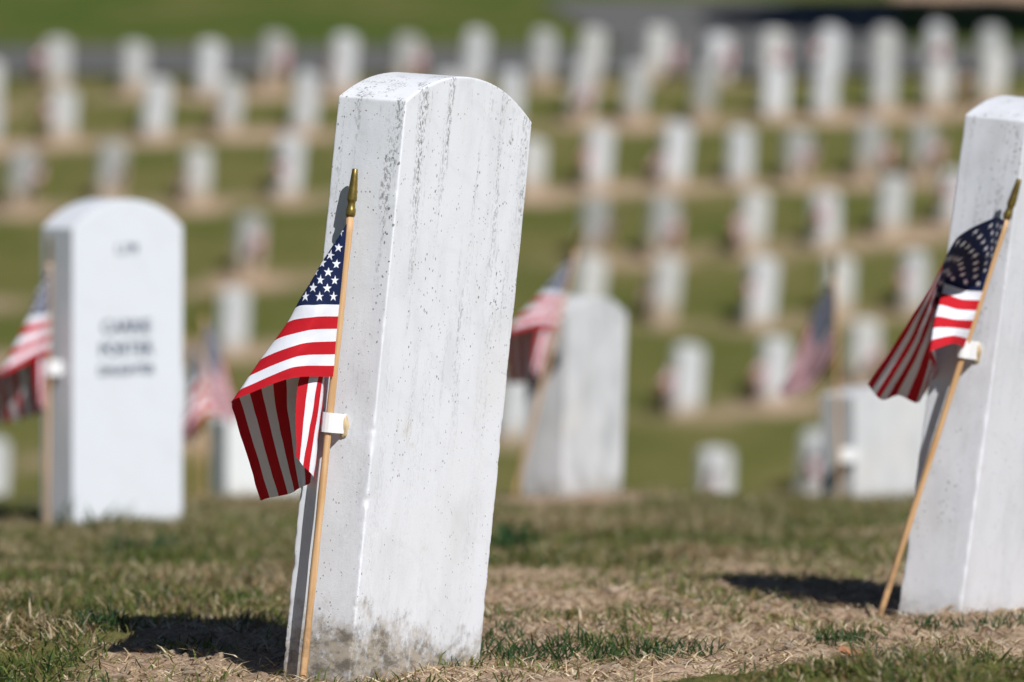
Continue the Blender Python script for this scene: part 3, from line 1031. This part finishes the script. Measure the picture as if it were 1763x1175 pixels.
def scatter(n, y0, y1, power=1.0):
    u = RNG.uniform(0, 1, n)
    Y = y0 + (y1 - y0) * u ** power
    X = RNG.uniform(-1, 1, n) * (Y * (881.5 / FPX) * 1.06 + 0.42)
    return X, Y


def clear_of_stones(X, Y, pad=0.004):
    ok = np.ones(len(X), bool)
    for (e, M, w, t) in NEAR:
        Mi = np.array(M.inverted())
        Z = np.full(len(X), M.translation.z)
        lx = Mi[0, 0] * X + Mi[0, 1] * Y + Mi[0, 2] * Z + Mi[0, 3]
        ly = Mi[1, 0] * X + Mi[1, 1] * Y + Mi[1, 2] * Z + Mi[1, 3]
        ok &= ~((np.abs(lx) < w / 2 + pad) & (np.abs(ly) < t / 2 + pad))
    return ok


def tint(n, dry, seed_pts):
    """Blade colours: dry in [0,1] gives the share of straw-coloured blades."""
    pick = RNG.uniform(0, 1, n) < dry
    g = GREENS[RNG.integers(0, len(GREENS), n)]
    d = DRYS[RNG.integers(0, len(DRYS), n)]
    c = np.where(pick[:, None], d, g)
    return c * RNG.uniform(0.75, 1.25, (n, 1))


# closed turf
X, Y = scatter(430000, 5.9, 17.0, 1.25)
b = bareness(X, Y)
patch = fbm(X * 5, Y * 4, 0, 55)
keep = (RNG.uniform(0, 1, len(X)) < np.clip((1 - b) ** 1.6 * sstep(0.22, 0.5, patch) * 1.15, 0.0, 1)) & clear_of_stones(X, Y)
X, Y = X[keep], Y[keep]
patch = fbm(X * 2.5 + 7, Y * 2.0, 0, 57)
dry = np.clip(0.36 + 1.9 * (patch - 0.5) + 0.26 * sstep(9.5, 13, Y), 0.06, 0.92)
front = (Y < 6.95) & (X > 0)
dry = np.where(front, 0.34, dry)
H = RNG.uniform(0.010, 0.034, len(X)) * (0.35 + 1.5 * fbm(X * 6, Y * 4, 0, 59) ** 1.5 * 1.4)
blades('grass', X, Y, H, RNG.uniform(0.0016, 0.0042, len(X)), RNG.uniform(0.2, 2.2, len(X)), tint(len(X), dry, None),
       'short half-dry lawn grass round the near headstones', MAT_BLADE)

# thin growth over the bare soil
X, Y = scatter(88000, 6.3, 10.2)
b = bareness(X, Y)
cl = fbm(X * 7, Y * 5, 0, 63)
keep = (b > 0.4) & (RNG.uniform(0, 1, len(X)) < sstep(0.52, 0.66, cl) * 0.8 + 0.02) & clear_of_stones(X, Y)
X, Y = X[keep], Y[keep]
blades('weeds', X, Y, RNG.uniform(0.010, 0.032, len(X)), RNG.uniform(0.0018, 0.0036, len(X)), RNG.uniform(0.3, 1.6, len(X)), tint(len(X), np.full(len(X), 0.22), None),
       'thin green growth on the bare soil', MAT_BLADE)

# straw and clippings lying on the soil
X, Y = scatter(88000, 6.3, 11.0)
b = bareness(X, Y)
keep = (RNG.uniform(0, 1, len(X)) < 0.12 + 0.75 * b) & clear_of_stones(X, Y)
X, Y = X[keep], Y[keep]
n = len(X)
c = DRYS[RNG.integers(0, len(DRYS), n)] * RNG.uniform(0.7, 1.3, (n, 1))
blades('straw', X, Y, RNG.uniform(0.003, 0.010, n), RNG.uniform(0.0014, 0.0034, n), RNG.uniform(1.5, 5.5, n), c, 'dry straw clippings lying on the bare soil', MAT_STRAW, 0.001, bend=0.3)

# longer stalks, bleached, lying across each other
X, Y = scatter(7600, 6.4, 10.5)
keep = (RNG.uniform(0, 1, len(X)) < bareness(X, Y)) & clear_of_stones(X, Y, 0.012)
X, Y = X[keep], Y[keep]
n = len(X)
c = np.array([(0.60, 0.49, 0.34), (0.50, 0.38, 0.24), (0.34, 0.23, 0.14), (0.20, 0.12, 0.075)])[RNG.integers(0, 4, n)] * RNG.uniform(0.75, 1.2, (n, 1))
blades('stalks', X, Y, RNG.uniform(0.008, 0.018, n), RNG.uniform(0.002, 0.0042, n), RNG.uniform(2.0, 4.5, n), c, 'bleached grass stalks lying on the bare soil', MAT_STRAW, 0.002, bend=0.3)

# clods and pebbles
bm = bmesh.new()
bmesh.ops.create_icosphere(bm, subdivisions=1, radius=1.0)
iv = np.array([v.co[:] for v in bm.verts]); itri = np.array([[v.index for v in f.verts] for f in bm.faces]); bm.free()
X, Y = scatter(13000, 6.4, 10.0)
b = bareness(X, Y)
keep = (RNG.uniform(0, 1, len(X)) < b * 0.8) & clear_of_stones(X, Y, 0.01)
X, Y = X[keep], Y[keep]
n = len(X)
size = 0.0015 + 0.0085 * RNG.uniform(0, 1, n) ** 4
shape = 1 + 0.35 * RNG.uniform(-1, 1, (n, len(iv), 1))
sq = np.stack([RNG.uniform(0.8, 1.5, n), RNG.uniform(0.8, 1.4, n), RNG.uniform(0.4, 0.8, n)], 1)
pv = iv[None] * shape * (size[:, None] * sq)[:, None, :] + np.stack([X, Y, ground_z(X, Y) + size * 0.1], 1)[:, None, :]
pf = (np.arange(n) * len(iv))[:, None, None] + itri[None]
link('gravel', mesh_from('gravel', pv.reshape(-1, 3), pf.reshape(-1, 3), MAT_PEBBLE, False), None, 'small clods and pebbles on the bare soil', None, None, 'stuff')


# ------------------------------------------------------------------ single tufts, weeds and leaves one can point at
def tuft(label, px, py, D, n, rx, ry, h, w, lean, cols, seed, name='grass_tuft', cat='grass tuft'):
    rng = np.random.default_rng(seed)
    c = at(px, py, D)
    ang = rng.uniform(0, 2 * np.pi, n); rr = np.sqrt(rng.uniform(0, 1, n))
    X = c[0] + rx * rr * np.cos(ang); Y = c[1] + ry * rr * np.sin(ang)
    H = rng.uniform(0.45, 1.0, n) * h
    C = np.array(cols)[rng.integers(0, len(cols), n)] * rng.uniform(0.75, 1.25, (n, 1))
    me = blades(name, X, Y, H, rng.uniform(0.6, 1.0, n) * w, rng.uniform(lean[0], lean[1], n), C, None, MAT_BLADE, -0.004, rng, None)
    base = Vector((c[0], c[1], gz1(c[0], c[1])))
    me.transform(Matrix.Translation(-base))
    o = link(name, me, None, label, cat, 'tufts and weeds of the near plot')
    o.location = base


DG = [(0.035, 0.085, 0.030), (0.045, 0.105, 0.035), (0.028, 0.070, 0.028), (0.07, 0.12, 0.035)]
tuft('wide flat patch of green grass on bare soil between the two sharp headstones', 1020, 1092, 7.42, 520, 0.17, 0.13, 0.045, 0.0034, (0.4, 1.7), DG, 101)
tuft('small dark green tuft on the soil in front of the right-hand headstone', 1455, 1088, 7.60, 190, 0.04, 0.06, 0.034, 0.003, (0.3, 1.5), DG, 102)
tuft('broad-bladed dark green clump against the far edge of the large headstone', 876, 940, 10.6, 40, 0.06, 0.12, 0.10, 0.011, (0.4, 1.2), DG, 103)
tuft('long broad green blades standing in front of the lettered white headstone', 172, 915, 11.7, 22, 0.10, 0.10, 0.105, 0.011, (0.1, 1.0), DG, 104)
tuft('spreading green clump of long blades between lettered headstone and main flag', 262, 950, 10.6, 70, 0.11, 0.16, 0.085, 0.007, (0.4, 1.5), DG, 105)
tuft('dark spiky tuft at the tip of the large shadow', 168, 1085, 7.65, 130, 0.035, 0.06, 0.05, 0.0028, (0.2, 1.2), DG, 106)
tuft('thin seedling tuft beside the right foot of the large headstone', 862, 1068, 7.75, 90, 0.035, 0.10, 0.03, 0.003, (0.2, 1.3), DG, 107)
tuft('sparse green blades right below the right-hand headstone', 1660, 1085, 7.85, 130, 0.10, 0.08, 0.035, 0.0035, (0.3, 1.4), DG, 108)
tuft('low green tuft in the middle of the bare soil', 1140, 1000, 9.0, 120, 0.08, 0.12, 0.028, 0.003, (0.3, 1.5), DG, 109)
tuft('tiny green tuft inside the shadow of the right-hand headstone', 1395, 1035, 8.2, 60, 0.025, 0.06, 0.022, 0.003, (0.3, 1.4), DG, 110)
RW = [(0.20, 0.045, 0.025), (0.05, 0.09, 0.02), (0.12, 0.06, 0.02), (0.07, 0.10, 0.02)]
tuft('reddish low weed in the turf just beside the large headstone', 465, 985, 9.2, 200, 0.06, 0.16, 0.022, 0.0045, (0.4, 1.8), RW, 111, 'red_weed', 'weed')
tuft('reddish low weed at the left edge of the picture', 22, 1065, 8.0, 170, 0.06, 0.12, 0.024, 0.0045, (0.4, 1.8), RW, 112, 'red_weed', 'weed')


def dead_leaf(label, px, py, D, size, rot, seed):
    c = at(px, py, D)
    v, f = [], []
    for i in range(7):
        t = i / 6
        wd = math.sin(math.pi * (0.06 + 0.9 * t)) * 0.36
        for s in (-1, -0.5, 0, 0.5, 1):
            v.append(((t - 0.5) * size, s * wd * size, (0.10 * s * s + 0.18 * (t - 0.5) ** 2 + 0.04 * math.sin(seed + 5 * t)) * size))
    for i in range(6):
        for j in range(4):
            a = i * 5 + j
            f.append((a, a + 1, a + 6, a + 5))
    o = link('dead_leaf', mesh_from('dead_leaf', v, f, MAT_LEAF), None, label, 'leaf', 'dead leaves on the soil')
    o.location = (c[0], c[1], gz1(c[0], c[1]) + 0.008)
    o.rotation_euler = (0.5, 0.15, rot)


dead_leaf('reddish curled dead leaf on the soil in front of the small dark tuft', 1468, 1118, 7.3, 0.045, 0.6, 1)
dead_leaf('small orange dead leaf on the soil near the tip of the right-hand shadow', 1332, 1035, 8.05, 0.026, 2.1, 2)


# ------------------------------------------------------------------ the tree that shades the end of the road
def tree(label, x, y, h, crown_c, crown_r, nleaf, seed):
    rng = np.random.default_rng(seed)
    z0 = gz1(x, y)
    e = link('shade_tree', None, None, label, 'tree')
    e.location = (x, y, z0)
    bark = plain('bark', (0.10, 0.07, 0.045), 0.9, 0.1, 0, 9.0, (0.16, 0.11, 0.07))
    v, f = [], []

    def limb(p0, p1, r0, r1, seg=8, n=5):
        b = len(v)
        p0, p1 = Vector(p0), Vector(p1)
        d = (p1 - p0).normalized()
        s = d.orthogonal().normalized(); t = d.cross(s)
        for k in range(n + 1):
            q = p0.lerp(p1, k / n) + s * 0.06 * math.sin(k * 1.7 + r0 * 50)
            r = r0 + (r1 - r0) * k / n
            for i in range(seg):
                a = 2 * math.pi * i / seg
                v.append(tuple(q + s * r * math.cos(a) + t * r * math.sin(a)))
        for k in range(n):
            for i in range(seg):
                j = (i + 1) % seg
                f.append((b + k * seg + i, b + k * seg + j, b + (k + 1) * seg + j, b + (k + 1) * seg + i))
    limb((0, 0, -0.3), (0.1, -0.05, h * 0.45), 0.26, 0.17, 12, 8)
    cc = Vector(crown_c)
    for k in range(12):
        d = Vector(rng.normal(0, 1, 3)); d.normalize()
        p = cc + Vector((d.x * crown_r[0], d.y * crown_r[1], d.z * crown_r[2])) * 0.75
        limb((0.1, -0.05, h * (0.30 + 0.012 * k)), p, 0.09, 0.02)
    link('trunk', mesh_from('trunk', v, f, bark), e)
    d = rng.normal(0, 1, (nleaf, 3)); d /= np.linalg.norm(d, axis=1, keepdims=True)
    rad = rng.uniform(0.25, 1, (nleaf, 1)) ** 0.45
    lump = 0.8 + 0.45 * fbm(d[:, 0] * 2.2 + 5, d[:, 1] * 2.2, d[:, 2] * 2.2, seed)[:, None]
    P = np.array(crown_c) + d * rad * lump * np.array(crown_r)
    s = rng.uniform(0.06, 0.15, nleaf)
    a1 = rng.normal(0, 1, (nleaf, 3)); a1 /= np.linalg.norm(a1, axis=1, keepdims=True)
    a2 = np.cross(a1, rng.normal(0, 1, (nleaf, 3))); a2 /= np.linalg.norm(a2, axis=1, keepdims=True)
    q = np.stack([P - a1 * s[:, None], P + a2 * 0.5 * s[:, None], P + a1 * s[:, None], P - a2 * 0.5 * s[:, None]], 1)
    cols = np.repeat(np.array([(0.035, 0.06, 0.018)]) * rng.uniform(0.6, 1.5, (nleaf, 1)), 4, axis=0)
    link('crown', mesh_from('crown', q.reshape(-1, 3), np.arange(nleaf * 4).reshape(-1, 4), MAT_BLADE, False, colors=cols), e)


tree('broad low tree beside the road beyond the top right corner, shading the asphalt', 7.4, 66.3, 5.5, (-0.3, -0.9, 3.3), (3.2, 1.3, 0.9), 16000, 5)
